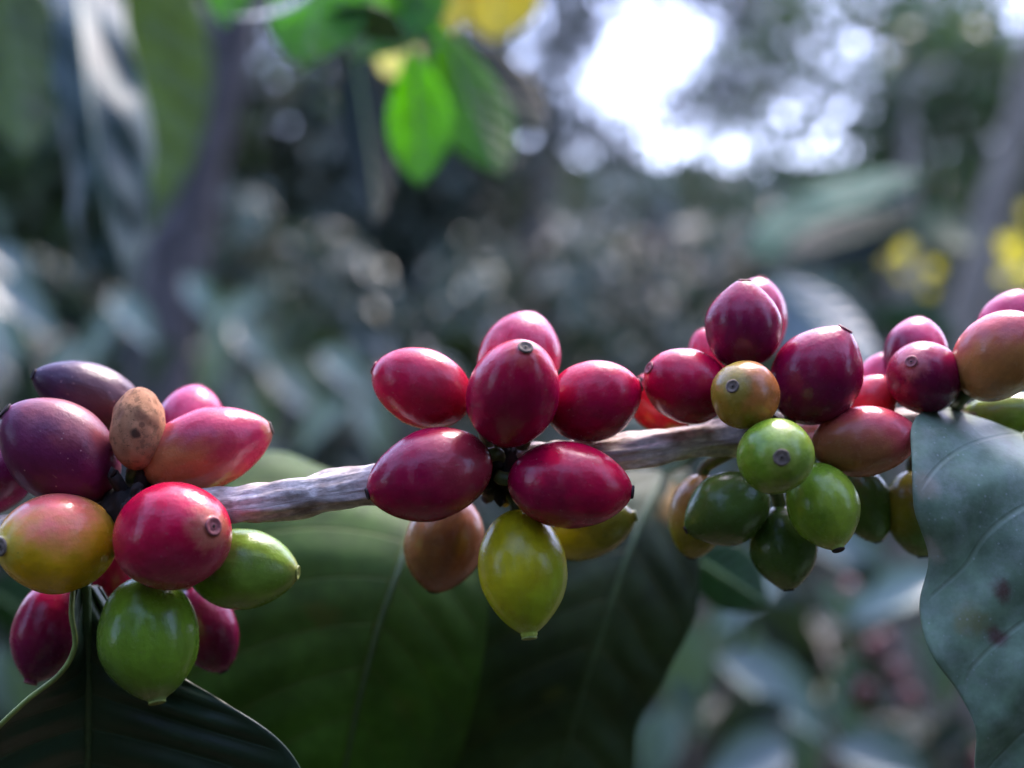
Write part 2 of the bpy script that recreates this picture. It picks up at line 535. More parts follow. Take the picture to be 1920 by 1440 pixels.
# unseen trees and shrubs added round the viewpoint to block all but overhead light
for i, (x, y, lab) in enumerate(((-2.6, -2.6, 'unseen tree added to block light behind the viewpoint to the left'), (0, -3.4, 'unseen tree added to block light straight behind the viewpoint'),
                                 (2.6, -2.6, 'unseen tree added to block light behind the viewpoint to the right'), (-3.6, 1.0, 'unseen tree added to block light beside the viewpoint on the left'),
                                 (3.6, 1.4, 'unseen tree added to block light beside the viewpoint on the right'))):
    tree(gh(x, y), [(0, 0, -.1), (.05, 0, .7), (-.03, .02, 1.4), (.02, 0, 2.2)], [.09, .075, .06, .035],
         [((0, 0, .8), (1.4, 1.2, .9)), ((.2, .1, 2.0), (1.3, 1.1, 1.0)), ((-.2, 0, 3.2), (1.1, .9, .9))][:2 if x == 0 else 3], .17, 1700, M_TREE, M_BARK, lab, 300 + i, group='added trees blocking light round the viewpoint')
tree(gh(-1.6, -.9), [(0, 0, -.1), (.05, 0, 1.2), (.3, .1, 2.4), (.8, .3, 3.3)], [.1, .085, .07, .05],
     [((.3, .4, 3.7), (.6, .7, .3)), ((2.6, -.3, 3.9), (.6, .5, .3)), ((3.2, 1.4, 3.8), (.7, .7, .3))],  # crown masses placed to leave openings overhead for the highlights
     .13, 3600, M_TREE, M_BARK, 'unseen shade tree with its crown spaced to break up the overhead light', 320, clump=.3)
for i, (x, y, h, lab) in enumerate(((-.62, -.5, 2.0, 'unseen coffee shrub added to block light close behind the viewpoint to the left'), (0, -.75, 2.0, 'unseen coffee shrub added to block light straight behind the viewpoint'),
                                    (.62, -.5, 2.0, 'unseen coffee shrub added to block light close behind the viewpoint to the right'), (-1.05, .2, 1.9, 'unseen coffee shrub added to block light beside the viewpoint on the left'),
                                    (1.05, .2, 1.9, 'unseen coffee shrub added to block light beside the viewpoint on the right'))):
    shrub(gh(x, y), h, .5, 80, .15, M_SHRUBK, lab, 330 + i, group='added shrubs blocking light round the viewpoint', npair=8, floor=.12)  # dark foliage added out of view to cut low front light
# thin crown through which the sky sparkles
tb = gh(1.9, 6.2)
tree(tb, [(0, 0, -.1), (.03, 0, .8), (.0, 0, 1.7), (.05, 0, 2.5), (.05, 0, 3.1)], [.06, .05, .04, .03, .02],
     [(P(px, py, dd) - tb, (rx, .5, rz)) for px, py, dd, rx, rz in ((1530, 180, 6.2, .55, .55), (1720, 130, 6.0, .6, .6), (1880, 210, 6.3, .6, .6), (1560, -60, 6.2, .6, .4), (1800, -60, 6.4, .7, .4), (1640, 330, 6.0, .5, .4))],
     .09, 3000, M_TREE, M_BARK, 'thin open crowned tree sparkling with pinkish sky light', 40, group='trees closing the view', clump=.55)
tb = gh(.15, 6.9)
tree(tb, [(0, 0, -.1), (.03, 0, .8), (.0, 0, 1.7), (.05, 0, 2.6), (.1, 0, 3.3)], [.05, .045, .04, .03, .02],
     [(P(px, py, dd) - tb, (rx, .4, rz)) for px, py, dd, rx, rz in ((1020, 150, 6.9, .25, .4), (1250, -60, 6.9, .55, .3), (1090, 20, 6.8, .25, .3), (1400, 60, 6.8, .4, .4), (1310, 200, 6.9, .4, .22), (1120, 250, 6.9, .35, .15))],
     .07, 11000, M_TREE2, M_BARK, 'slender tree whose sparse twigs hang into the bright sky gap', 41, group='trees closing the view', clump=.75)
# far wood on the rising slope: one uncountable mass
wr = np.random.default_rng(77)
n_ = 9000
wy = wr.uniform(11, 75, n_); wx = wr.uniform(-.75, .75, n_) * wy
wz = np.array([ground_h(a, b) for a, b in zip(wx, wy)]) + wr.uniform(-.2, 1.0, n_) * wy * .022
wd = wr.normal(size=(n_, 3)); wd[:, 2] -= .5
wn = wr.normal(size=(n_, 3)) * .7; wn[:, 2] += .8
wl = .045 * wy * wr.uniform(.5, 1.2, n_)
wo_ = leaf_cloud('distant_wood', np.stack([wx, wy, wz], 1), wd, wn, wl, wl * .7, M_TREE2, None, cheap=True)
tag(wo_, kind='stuff')

# --- nearer stems
def stem_tree(name, label, pts, widths_px, bark, blobs, leafL, dens, mat, seed, cat_group=None):
    base = Vector((pts[0][0], pts[0][1], ground_h(pts[0][0], pts[0][1]) - .02))
    rel = [Vector(p) - base for p in pts]
    return tree(base, rel, widths_px, [(Vector(c) - base, r) for c, r in blobs], leafL, dens, mat, bark, label, seed, name)

d = 1.7
k = pxm(d)
stem_tree('leaning_tree', 'dark leaning trunk with purple grey bark behind the hanging leaves at upper left',
          [(-.62, d, -.05), P(300, 700, d), P(350, 420, d), P(395, 220, d), P(435, 40, d), P(500, -250, d), P(520, -600, d)],
          [k * 62, k * 58, k * 54, k * 50, k * 50, k * 42, k * 24], M_BARKD,
          [(P(520, -640, 1.7), (.7, .6, .35))], .09, 500, M_TREE, 61)
d = 2.6
k = pxm(d)
stem_tree('pale_tree', 'pale tan leaning trunk at the right edge behind the cherries',
          [(P(1800, 1500, d).x, d, 0), P(1810, 760, d), P(1845, 480, d), P(1885, 330, d), P(1925, 180, d), P(1990, -150, d)],
          [k * 44, k * 40, k * 36, k * 33, k * 30, k * 16], M_BARKP,
          [(P(2150, -200, 2.9), (.4, .35, .3))], .075, 900, M_TREE, 62)
stem_tree('slim_tree', 'slim greyish pole like trunk left of the pale leaning trunk',
          [(P(1690, 1500, 2.4).x, 2.4, 0), P(1692, 760, 2.4), P(1700, 500, 2.4), P(1702, 330, 2.4), P(1708, 200, 2.4), P(1716, 100, 2.4)],
          [k * 24, k * 22, k * 20, k * 16, k * 8, k * 3], M_BARKP,
          [(P(1716, 60, 2.4), (.12, .12, .1))], .07, 2600, M_TREE, 63)

# --- shrubs, far to near
SHR = [
 (-2.2, 4.6, 1.7, .95, 46, M_SHRUB, 'dark coffee shrub in the shade far left behind the hanging leaf'),
 (-1.0, 4.9, 1.75, .95, 46, M_SHRUB, 'dark coffee shrub in the shade behind the trunk'),
 (.1, 5.0, 1.7, .95, 46, M_SHRUB, 'dark coffee shrub far behind the middle cherry cluster'),
 (1.1, 5.0, 1.75, .95, 46, M_SHRUB, 'dark coffee shrub far behind the topmost dark cherry'),
 (2.2, 4.7, 1.8, .95, 46, M_SHRUB2, 'coffee shrub far behind the two pale trunks at right'),
 (-1.45, 3.2, 1.35, .75, 40, M_SHRUB2, 'grey green coffee shrub low behind the left cluster near the frame edge'),
 (-.35, 3.4, 1.3, .75, 40, M_SHRUB2, 'grey green coffee shrub between the left and middle clusters'),
 (.6, 3.5, 1.2, .75, 40, M_SHRUB, 'dim coffee shrub behind the gap between middle and right clusters'),
 (1.5, 3.3, 1.3, .7, 40, M_SHRUB2, 'green coffee shrub behind the rightmost cherries'),
]
for i, (x, y, h, r, nb, mt, lab) in enumerate(SHR):
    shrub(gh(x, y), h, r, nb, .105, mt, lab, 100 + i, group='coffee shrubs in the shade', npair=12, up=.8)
NEAR = [
 (-.85, 1.9, 1.35, .5, 22, .13, 'nearer coffee shrub with glossy blue grey leaves behind the dark purple cherry'),
 (-.2, 2.1, 1.3, .5, 22, .13, 'nearer coffee shrub with glossy grey leaves left of the middle cluster'),
 (.36, 1.35, 1.0, .4, 12, .11, 'near coffee shrub with shiny leaves painted pale as sky lit and red berries at bottom right'),
 (-.66, 1.1, 1.1, .4, 20, .12, 'near coffee shrub low at bottom left under the branch'),
]
near_roots = []
for i, (x, y, h, r, nb, ll, lab) in enumerate(NEAR):
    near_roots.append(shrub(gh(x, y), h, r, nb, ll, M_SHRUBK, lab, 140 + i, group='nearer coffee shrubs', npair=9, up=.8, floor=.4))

def leaves_at(parent, items, mat, seed):
    rn = random.Random(seed)
    for (px, py, dd, dx, dy, Lp, tilt) in items:
        dd *= .8; Lp *= .85
        Ld = Lp * pxm(dd)
        if tilt > 40: tilt = 46 + (tilt - 50) * .4
        dv = Vector((dx, rn.uniform(-.3, .1), dy)).normalized()
        p = P(px, py, dd) - dv * Ld * .5 - parent.location
        n = Vector((rn.uniform(-.2, .2), -math.cos(R(tilt)), math.sin(R(tilt))))
        leaf_cloud('leaf', [p], [dv], [n], np.array([Ld]), np.array([Ld * rn.uniform(.42, .55)]), mat if tilt > 40 else M_SHRUBK, parent)  # upward leaves get the lit copy, others the shaded copy
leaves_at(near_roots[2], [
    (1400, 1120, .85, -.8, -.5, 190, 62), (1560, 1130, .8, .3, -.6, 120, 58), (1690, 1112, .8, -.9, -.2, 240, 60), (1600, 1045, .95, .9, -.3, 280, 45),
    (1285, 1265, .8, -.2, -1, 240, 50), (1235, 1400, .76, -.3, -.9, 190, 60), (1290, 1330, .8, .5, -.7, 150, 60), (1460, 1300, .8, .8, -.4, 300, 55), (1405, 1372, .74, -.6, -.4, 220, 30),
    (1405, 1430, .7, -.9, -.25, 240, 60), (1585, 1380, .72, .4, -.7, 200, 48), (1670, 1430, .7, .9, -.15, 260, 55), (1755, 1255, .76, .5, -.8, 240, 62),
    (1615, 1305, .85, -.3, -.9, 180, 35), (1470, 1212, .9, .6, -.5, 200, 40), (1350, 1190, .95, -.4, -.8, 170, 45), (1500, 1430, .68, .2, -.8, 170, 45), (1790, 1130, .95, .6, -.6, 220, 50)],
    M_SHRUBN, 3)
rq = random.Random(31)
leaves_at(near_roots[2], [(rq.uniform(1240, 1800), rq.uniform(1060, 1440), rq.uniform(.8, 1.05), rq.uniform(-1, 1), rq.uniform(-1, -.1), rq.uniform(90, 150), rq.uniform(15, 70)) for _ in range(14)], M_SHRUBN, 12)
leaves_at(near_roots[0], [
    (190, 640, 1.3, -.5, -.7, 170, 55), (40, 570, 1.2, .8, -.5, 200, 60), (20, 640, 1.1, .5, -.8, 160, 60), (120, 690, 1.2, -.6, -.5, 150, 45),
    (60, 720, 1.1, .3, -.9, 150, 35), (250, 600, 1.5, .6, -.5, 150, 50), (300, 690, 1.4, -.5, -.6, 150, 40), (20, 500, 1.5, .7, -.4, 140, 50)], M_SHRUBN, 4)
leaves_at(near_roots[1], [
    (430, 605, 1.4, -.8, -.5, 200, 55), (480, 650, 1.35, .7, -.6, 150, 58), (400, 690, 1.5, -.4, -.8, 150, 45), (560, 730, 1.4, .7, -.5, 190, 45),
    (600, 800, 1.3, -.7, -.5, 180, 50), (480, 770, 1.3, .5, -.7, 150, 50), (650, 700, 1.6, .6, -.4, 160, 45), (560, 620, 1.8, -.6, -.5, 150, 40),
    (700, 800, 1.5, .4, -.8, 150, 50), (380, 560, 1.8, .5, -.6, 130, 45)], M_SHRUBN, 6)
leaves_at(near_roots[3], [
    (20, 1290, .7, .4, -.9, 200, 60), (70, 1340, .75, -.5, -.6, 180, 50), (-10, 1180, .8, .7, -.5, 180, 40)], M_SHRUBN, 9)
# berries on the bottom-right shrub
def ico(c, r, seg=10, rings=7):
    V, F = [], []
    for i in range(rings + 1):
        th = math.pi * i / rings
        for k_ in range(seg):
            a = 2 * math.pi * k_ / seg
            V.append(Vector(c) + Vector((math.sin(th) * math.cos(a), math.sin(th) * math.sin(a), math.cos(th) * 1.2)) * r)
    for i in range(rings):
        for k_ in range(seg):
            F.append((i * seg + k_, (i + 1) * seg + k_, (i + 1) * seg + (k_ + 1) % seg, i * seg + (k_ + 1) % seg))
    return V, F, [(0, 0)] * len(V)
M_BERRY = flat_mat('far_berry', (.14, .04, .04), .35, 60, .4)
br = near_roots[2]
rb = random.Random(5)
for (px, py, dd, nn) in ((1650, 1165, .66, 6), (1676, 1262, .65, 6), (1795, 1415, .64, 5), (1362, 1258, .72, 4)):
    c0 = P(px, py, dd) - br.location
    v, f, u = merge([ico(c0 + Vector((rb.uniform(-.018, .018), rb.uniform(-.015, .015), rb.uniform(-.018, .018))), .0055) for _ in range(nn - 2)])
    mesh_obj('berry_cluster', v, f, M_BERRY, br, uvs=u)

# ------------------------------------------------------------------ single leaves
def grid_leaf(name, S, nu, nv, mat, label, midr, base, group=None, petiole=None, ribmat=None, thick=.00028, cat='leaf'):
    """S(u, v) -> Vector, u 0..1 base to tip, v -1..1"""
    root = empty(name, base)
    tag(root, label, cat, group)
    V, F, U = [], [], []
    for i in range(nu + 1):
        for j in range(nv + 1):
            u, v = i / nu, -1 + 2 * j / nv
            V.append(S(u, v) - base); U.append((u, (v + 1) / 2))
    for i in range(nu):
        for j in range(nv):
            a = i * (nv + 1) + j
            F.append((a, a + 1, a + nv + 2, a + nv + 1))
    b = mesh_obj('blade', V, F, mat, root, uvs=U)
    if thick:
        md = b.modifiers.new('thick', 'SOLIDIFY')
        md.thickness = thick; md.offset = 0
    if ribmat is not None:
        pts = [S(.0 + .97 * i / 24, 0) - base for i in range(25)]
        tube('midrib', pts, [midr * (1 - .75 * i / 24) for i in range(25)], ribmat, root, seg=8, steps=60)
    if petiole is not None:
        p0 = S(0, 0) - base
        p1 = Vector(petiole) - base
        tube('petiole', [p1, (p0 + p1) / 2 + Vector((0, 0, -.0008)), p0], [midr * 1.3, midr * 1.15, midr], ribmat or mat, root, seg=8)
    return root

def rows_surface(rows, quilt=0.0, nv_=9, slope=1.6, edge=0.0, wav=0.0, wfreq=7, seed=0, dist=None):
    """rows: (mid, left, right), each (px, py, dmm)  dmm = distance in mm"""
    M_ = [P(r[0][0], r[0][1], r[0][2] / 1000) for r in rows]
    Lm = [P(r[1][0], r[1][1], r[1][2] / 1000) for r in rows]
    Rm = [P(r[2][0], r[2][1], r[2][2] / 1000) for r in rows]
    def S(u, v):
        m = catmull(M_, u)
        e = catmull(Lm if v < 0 else Rm, u)
        a = abs(v)
        p = m.lerp(e, a)
        q = quilt * math.cos(2 * math.pi * (u * nv_ - slope * a ** 1.25)) * math.sin(math.pi * min(1, a * 1.02)) ** .7 if quilt else 0
        n_ = wav * noise.noise(Vector((u * wfreq, v * 1.6, seed))) * a
        p.y += q + edge * a * a + n_
        return p
    return S

M_RIB = flat_mat('midrib_green', (.16, .24, .07), .45, 500, .2)
M_RIBP = flat_mat('midrib_pale', (.26, .32, .2), .5, 500, .2)
M_RIBD = flat_mat('midrib_dark', (.05, .09, .03), .5, 500, .2)

M_L1 = leaf_mat('dusty_leaf', (.155, .235, .14), (.22, .30, .19), (.10, .22, .04), .1, .5, 5.5, 1.3,
                spots=[(.36, .28, .022, (.11, .045, .035), .9), (.44, .27, .026, (.12, .05, .045), .9), (.21, .05, .03, (.42, .33, .24), .6),
                       (.32, .03, .025, (.5, .42, .32), .7), (.42, .18, .04, (.24, .22, .08), .6)], dust=.5, mott=.4, spec=.42, bump=.3)
rowsR = [((1925, 817, 158), (1776, 763, 160), (2010, 800, 166)),
         ((1936, 862, 149.5), (1722, 784, 150), (2080, 830, 160)),
         ((1950, 930, 145), (1708, 850, 146.5), (2150, 900, 158)),
         ((1965, 1012, 142.5), (1711, 950, 144.5), (2200, 1000, 157)),
         ((1980, 1100, 142.0), (1744, 1045, 144.5), (2240, 1100, 157.0)),
         ((1990, 1195, 141.0), (1727, 1140, 144.0), (2260, 1200, 157.0)),
         ((1998, 1285, 140.5), (1742, 1222, 143.0), (2270, 1300, 157.0)),
         ((2004, 1370, 140.5), (1795, 1296, 142.5), (2270, 1390, 158.0)),
         ((2010, 1450, 141.0), (1824, 1362, 142.5), (2260, 1480, 159.0)),
         ((2012, 1540, 142.0), (1828, 1445, 143.0), (2230, 1570, 160.0)),
         ((2014, 1640, 144.0), (1850, 1560, 145.0), (2180, 1660, 160.0)),
         ((2016, 1760, 148.0), (1930, 1690, 148.0), (2110, 1770, 157.0)),
         ((2018, 1860, 152.0), (2012, 1855, 152.0), (2024, 1858, 152.0))]
grid_leaf('coffee_leaf', rows_surface(rowsR, .0007, 5.5, 1.3, .0, .0016, 9, 3), 130, 60, M_L1,
          'large dusty grey green leaf with brown spots in front at the right edge', .0007, P(1925, 817, .158), petiole=P(1990, 760, .163), ribmat=M_RIBP)

M_L3 = leaf_mat('dark_leaf', (.02, .045, .02), (.04, .08, .03), (.05, .12, .01), .10, .42, 9, 1.6, mott=.25, bump=.4)
rowsL3 = [((158, 1095, 153), (138, 1095, 151), (190, 1100, 156)),
          ((160, 1170, 153), (134, 1150, 149.5), (262, 1215, 156)),
          ((163, 1235, 154.5), (140, 1212, 149), (345, 1272, 155)),
          ((165, 1300, 156), (112, 1264, 149), (432, 1322, 154)),
          ((165, 1365, 158), (45, 1318, 149), (512, 1378, 153)),
          ((165, 1430, 160), (-25, 1392, 150), (565, 1442, 153)),
          ((165, 1500, 163), (-60, 1490, 152), (600, 1530, 154)),
          ((165, 1600, 166), (-50, 1600, 156), (575, 1630, 158)),
          ((165, 1700, 170), (60, 1700, 163), (380, 1720, 164)),
          ((165, 1800, 174), (160, 1800, 174), (172, 1800, 174))]
lf = grid_leaf('coffee_leaf', rows_surface(rowsL3, .0005, 9, 1.6, 0, .0006, 6, 7), 90, 50, M_L3,
          'dark green folded leaf below the left cluster with its lit margin painted pale', .0009, P(158, 1095, .153), petiole=P(175, 1010, .156), ribmat=M_RIBD)
def margin(parent, rows, side, mat, r):
    pts = [P(q[side][0], q[side][1], q[side][2] / 1000) - parent.location for q in rows]
    return tube('margin', pts, [r] * len(pts), mat, parent, seg=8, steps=len(pts) * 8)
M_EDGE = flat_mat('pale_lit_margin', (.22, .28, .06), .5, 500, .25)  # pale colour stands in for light caught on the curled edge
margin(lf, rowsL3, 1, M_EDGE, .00032)

M_L2 = leaf_mat('shade_leaf', (.045, .09, .016), (.07, .10, .02), (.20, .46, .012), .12, .55, 9, 1.6, mott=.35, bump=.4, spec=.12,
                spots=[(.45, .35, .03, (.09, .09, .02), .5), (.6, .7, .04, (.1, .11, .03), .4)])
rows2a = [((800, 925, 205), (620, 895, 214), (850, 915, 206)),
          ((785, 965, 196), (540, 850, 212), (900, 985, 196)),
          ((765, 1020, 189), (455, 862, 205), (915, 1060, 190)),
          ((740, 1090, 185), (400, 960, 194), (915, 1150, 187)),
          ((712, 1170, 184), (355, 1090, 189), (905, 1240, 187)),
          ((690, 1250, 184.5), (325, 1220, 189), (885, 1340, 188)),
          ((668, 1340, 186), (320, 1350, 190), (855, 1440, 190)),
          ((648, 1440, 188), (350, 1480, 192), (800, 1540, 192)),
          ((630, 1540, 191), (430, 1600, 194), (720, 1630, 194)),
          ((612, 1680, 196), (608, 1680, 196), (618, 1680, 196))]
grid_leaf('coffee_leaf', rows_surface(rows2a, .0003, 9, 1.6, 0, .001, 6, 9), 70, 40, M_L2,
          'broad green leaf hanging behind the branch between left and middle clusters', .0006, P(800, 925, .205), petiole=P(900, 890, .17), ribmat=M_RIBD)
rows2b = [((1245, 885, 212), (1190, 880, 214), (1290, 880, 214)),
          ((1215, 950, 204), (1060, 925, 209), (1312, 960, 207)),
          ((1182, 1030, 199), (940, 1010, 203), (1312, 1060, 203)),
          ((1150, 1120, 197), (865, 1110, 201), (1305, 1150, 202)),
          ((1120, 1210, 197), (825, 1210, 201), (1262, 1240, 203)),
          ((1092, 1300, 198), (800, 1320, 201), (1238, 1290, 204)),
          ((1068, 1385, 200), (788, 1420, 203), (1195, 1365, 204)),
          ((1046, 1470, 202), (800, 1520, 205), (1184, 1460, 206)),
          ((1015, 1580, 206), (870, 1620, 208), (1120, 1580, 208)),
          ((985, 1700, 210), (980, 1700, 210), (990, 1700, 210))]
M_L2B = leaf_mat('deep_shade_leaf', (.03, .05, .018), (.06, .07, .02), (.09, .17, .015), .14, .55, 9, 1.6, mott=.4, bump=.4, spec=.25,
                 spots=[(.4, .25, .03, (.09, .1, .02), .6), (.55, .4, .02, (.09, .1, .02), .5), (.1, .7, .06, (.4, .2, .03), .6)])
grid_leaf('coffee_leaf', rows_surface(rows2b, .0003, 9, 1.6, 0, .0015, 7, 4), 70, 40, M_L2B,
          'dark wavy edged leaf hanging below the gap between middle and right clusters', .0006, P(1245, 885, .212), petiole=P(1330, 830, .18), ribmat=M_RIBD)

M_T1 = leaf_mat('glossy_blue_leaf', (.06, .10, .085), (.09, .13, .1), (.08, .2, .03), .15, .62, 5, 1.4, mott=.25, spec=.5, bump=.3)
rowsT1 = [((150, -170, 539), (140, -170, 539), (160, -170, 539)),
          ((146, -60, 483), (72, -60, 487), (205, -70, 487)),
          ((150, 30, 445), (82, 40, 452), (228, 30, 455)),
          ((160, 120, 424), (92, 150, 434), (258, 130, 437)),
          ((172, 215, 413), (102, 260, 424), (272, 225, 428)),
          ((185, 305, 412), (108, 350, 423), (276, 320, 427)),
          ((200, 390, 413), (122, 430, 423), (270, 405, 426)),
          ((215, 465, 417), (165, 495, 423), (258, 470, 424)),
          ((232, 540, 424), (228, 540, 424), (236, 540, 424))]
grid_leaf('coffee_leaf', rows_surface(rowsT1, .0018, 4, .9, .006, .014, 7, 11), 90, 40, M_T1,
          'quilted bluish glossy leaf hanging down at the top left', .001, P(150, -170, .539), ribmat=M_RIBP)

def leaf_bt(label, b, t, wpx, db, dt, mat, roll=0.0, fold=.12, sag=.06, name='coffee_leaf', rib=M_RIB, group=None, peak=.85, pet=None):
    B, T = P(b[0], b[1], db), P(t[0], t[1], dt)
    a = T - B
    Wm = wpx * pxm((db + dt) / 2) / 2
    c = a.normalized().cross(Vector((0, 1, 0))).normalized()
    c = Matrix.Rotation(R(roll), 3, a.normalized()) @ c
    n = c.cross(a.normalized()).normalized()
    Ln = a.length
    def S(u, v):
        pr = max(.02, math.sin(math.pi * min(1, u) ** peak)) ** .85
        if u > .86: pr *= 1 - .25 * (u - .86) / .14
        return B + a * u + c * (Wm * pr * v) + n * (fold * abs(v) * Wm * pr * 2 + sag * Ln * 4 * u * (1 - u)) + n * (.06 * Wm * math.cos(2 * math.pi * (u * 8 - 1.4 * abs(v))) * min(1, abs(v) * 2) * (1 - abs(v) ** 4))
    return grid_leaf(name, S, 40, 16, mat, label, .0007, B, group, pet, rib)

M_BRIGHT = leaf_mat('backlit_leaf', (.05, .14, .015), (.08, .16, .02), (.38, .8, .01), .65, .4, 8, 1.5, mott=.15, bump=.3)
M_MIDG = leaf_mat('half_backlit_leaf', (.04, .10, .015), (.07, .13, .02), (.3, .62, .01), .6, .4, 8, 1.5, mott=.2, bump=.3)
M_OLIVE = leaf_mat('olive_leaf', (.07, .11, .025), (.1, .14, .03), (.3, .42, .03), .45, .45, 8, 1.5, mott=.25, bump=.3)
M_DKLEAF = leaf_mat('near_black_leaf', (.012, .024, .016), (.03, .05, .02), (.03, .07, .01), .15, .55, 8, 1.5, mott=.2, spec=.15, bump=.3)
M_GLOSS = leaf_mat('sky_gloss_leaf', (.06, .12, .07), (.1, .16, .09), (.12, .3, .03), .2, .25, 8, 1.5, mott=.2, spec=.9, bump=.2)
M_PALEG = leaf_mat('pale_green_leaf', (.03, .10, .065), (.04, .09, .055), (.08, .3, .08), .2, .7, 8, 1.5, mott=.3, spec=.1, bump=.2)
M_DKG = leaf_mat('dark_green_leaf', (.03, .07, .02), (.04, .08, .03), (.05, .16, .01), .25, .45, 8, 1.5, mott=.2, spec=.3, bump=.2)
M_SOFT = leaf_mat('soft_blue_leaf', (.13, .19, .17), (.15, .2, .17), (.12, .3, .05), .1, .45, 8, 1.5, mott=.15, spec=.9, bump=.2)
M_YELLOW = leaf_mat('yellow_leaf', (.72, .62, .04), (.7, .6, .08), (1.0, .86, .05), .6, .45, 8, 1.5, mott=.12, bump=.2)
M_LIGHTSPOT = leaf_mat('light_spot_leaf', (.5, .5, .3), (.5, .5, .3), (.9, .9, .45), .55, .45, 8, 1.5, mott=.12, bump=.2)  # cream colour stands in for a bright spot of light

G_OV = 'leaves overhanging the top edge'
leaf_bt('olive green leaf behind the quilted bluish leaf at top left', (255, -160), (262, 470), 235, .66, .62, M_OLIVE, 12)
leaf_bt('olive green leaf cut by the left edge at the top', (-20, -120), (50, 300), 190, .45, .42, M_OLIVE, -10)
leaf_bt('bright backlit green leaf drooping to a point at the top left of centre', (610, -150), (568, 128), 210, .33, .31, M_BRIGHT, 8, group=G_OV)
leaf_bt('small green leaf tip at the top above the dark trunk', (440, -130), (420, 52), 90, .34, .33, M_BRIGHT, -8, group=G_OV)
leaf_bt('yellowish green leaf at the top beside the bright drooping leaf', (820, -110), (655, 112), 170, .36, .34, M_MIDG, 10, group=G_OV)
leaf_bt('brilliant green leaf lying along the top edge left of the yellow leaves', (680, -60), (840, 62), 120, .34, .36, M_BRIGHT, -14, group=G_OV)
leaf_bt('sky reflecting leaf tilted flat at the top edge above the drooping leaf', (590, -30), (425, 35), 95, .31, .30, M_GLOSS, 62, group=G_OV)
leaf_bt('sky reflecting leaf tilted flat above the vivid hanging leaf', (760, 78), (610, 25), 90, .33, .32, M_GLOSS, -60, group=G_OV)
leaf_bt('vivid backlit green leaf hanging alone above the middle cluster', (770, 90), (788, 350), 128, .34, .33, M_BRIGHT, 10, peak=1.0)
leaf_bt('deep green leaf hanging right of the vivid backlit leaf', (830, 50), (945, 330), 150, .37, .35, M_MIDG, -14, peak=1.0)
leaf_bt('dark green leaf at the top right of the deep green hanging leaf', (850, 60), (1020, 250), 150, .40, .38, M_DKLEAF, -16, peak=.9)
leaf_bt('narrow blackish leaf hanging left of the vivid backlit leaf', (660, 70), (708, 425), 104, .40, .36, M_DKLEAF, 4)
leaf_bt('leaf painted cream for the spot of light just above the vivid hanging leaf', (700, 70), (790, 130), 90, .5, .5, M_LIGHTSPOT, 10, peak=1.0)
leaf_bt('left lobe like yellow leaf at the top edge', (845, -140), (838, 66), 105, .5, .48, M_YELLOW, 6, name='yellow_leaf', peak=1.0)
leaf_bt('wider yellow leaf right of the other one at the top edge', (960, -150), (920, 76), 165, .5, .48, M_YELLOW, -6, name='yellow_leaf', peak=1.0)
rowsR1 = [((1725, 325, 715), (1722, 320, 716), (1728, 330, 714)),
          ((1645, 362, 700), (1628, 322, 735), (1660, 400, 685)),
          ((1560, 398, 690), (1532, 350, 732), (1584, 438, 672)),
          ((1480, 437, 682), (1448, 392, 722), (1502, 478, 664)),
          ((1392, 478, 675), (1390, 475, 676), (1394, 481, 674))]
grid_leaf('coffee_leaf', rows_surface(rowsR1, .002, 6, 1.3, 0, .01, 5, 21), 50, 24, M_PALEG,
          'pale green broad leaf tilted left behind the topmost cherry of the right cluster', .001, P(1725, 325, .715), ribmat=M_RIBP)
leaf_bt('dark green leaf under the pale tilted leaf at right', (1720, 400), (1470, 480), 110, .66, .6, M_DKLEAF, 20)
leaf_bt('flat blue sheened leaf right behind the top cherries of the right cluster', (1440, 515), (1650, 690), 170, .50, .47, M_SOFT, -20)
leaf_bt('green leaf in shade between the two pale trunks', (1740, 380), (1820, 470), 120, 1.2, 1.15, M_DKG, -20)
leaf_bt('green leaf low in shade behind the orange cherry at right', (1640, 590), (1800, 640), 90, .9, .85, M_DKG, 25)
leaf_bt('small green leaf behind the lowest dark green cherry', (1290, 1040), (1440, 1135), 130, .25, .24, M_DKG, 10)
leaf_bt('small green leaf behind the lower left magenta cherry', (-40, 1100), (95, 1190), 120, .33, .32, M_DKG, 10)

# yellow leaved plant by the pale trunks
yr = empty('yellow_leaved_plant', P(1760, 1450, 2.2))
tag(yr, 'plant with glowing yellow leaves between and beside the pale trunks', 'plant')
ypos, ydir, ynor, yl = [], [], [], []
ry = random.Random(8)
yst = []
b0 = Vector((0, 0, 0))
for (px, py, dd, s) in ((1662, 445, 2.2, .034), (1684, 452, 2.2, .03), (1636, 462, 2.2, .016), (1690, 505, 2.25, .018), (1752, 490, 2.2, .02), (1742, 535, 2.25, .018), (1893, 440, 2.2, .036), (1912, 470, 2.2, .036), (1885, 505, 2.2, .02), (1925, 510, 2.2, .03), (1922, 385, 2.2, .02)):
    p = P(px, py, dd) - yr.location
    ypos.append(p); ydir.append(Vector((ry.uniform(-.4, .4), ry.uniform(-.7, -.3), -1))); ynor.append(Vector((ry.uniform(-.2, .2), -1, .7))); yl.append(s * 1.25)
    yst.append(tube_data([b0, b0.lerp(p, .5) + Vector((0, .06, .02)), p], [.004, .003, .0012], 6, 8))
v, f, u = merge(yst)
mesh_obj('stem', v, f, M_STEM, yr, uvs=u)
leaf_cloud('foliage', ypos, ydir, ynor, np.array(yl), np.array(yl) * 1.0, M_YELLOW, yr)

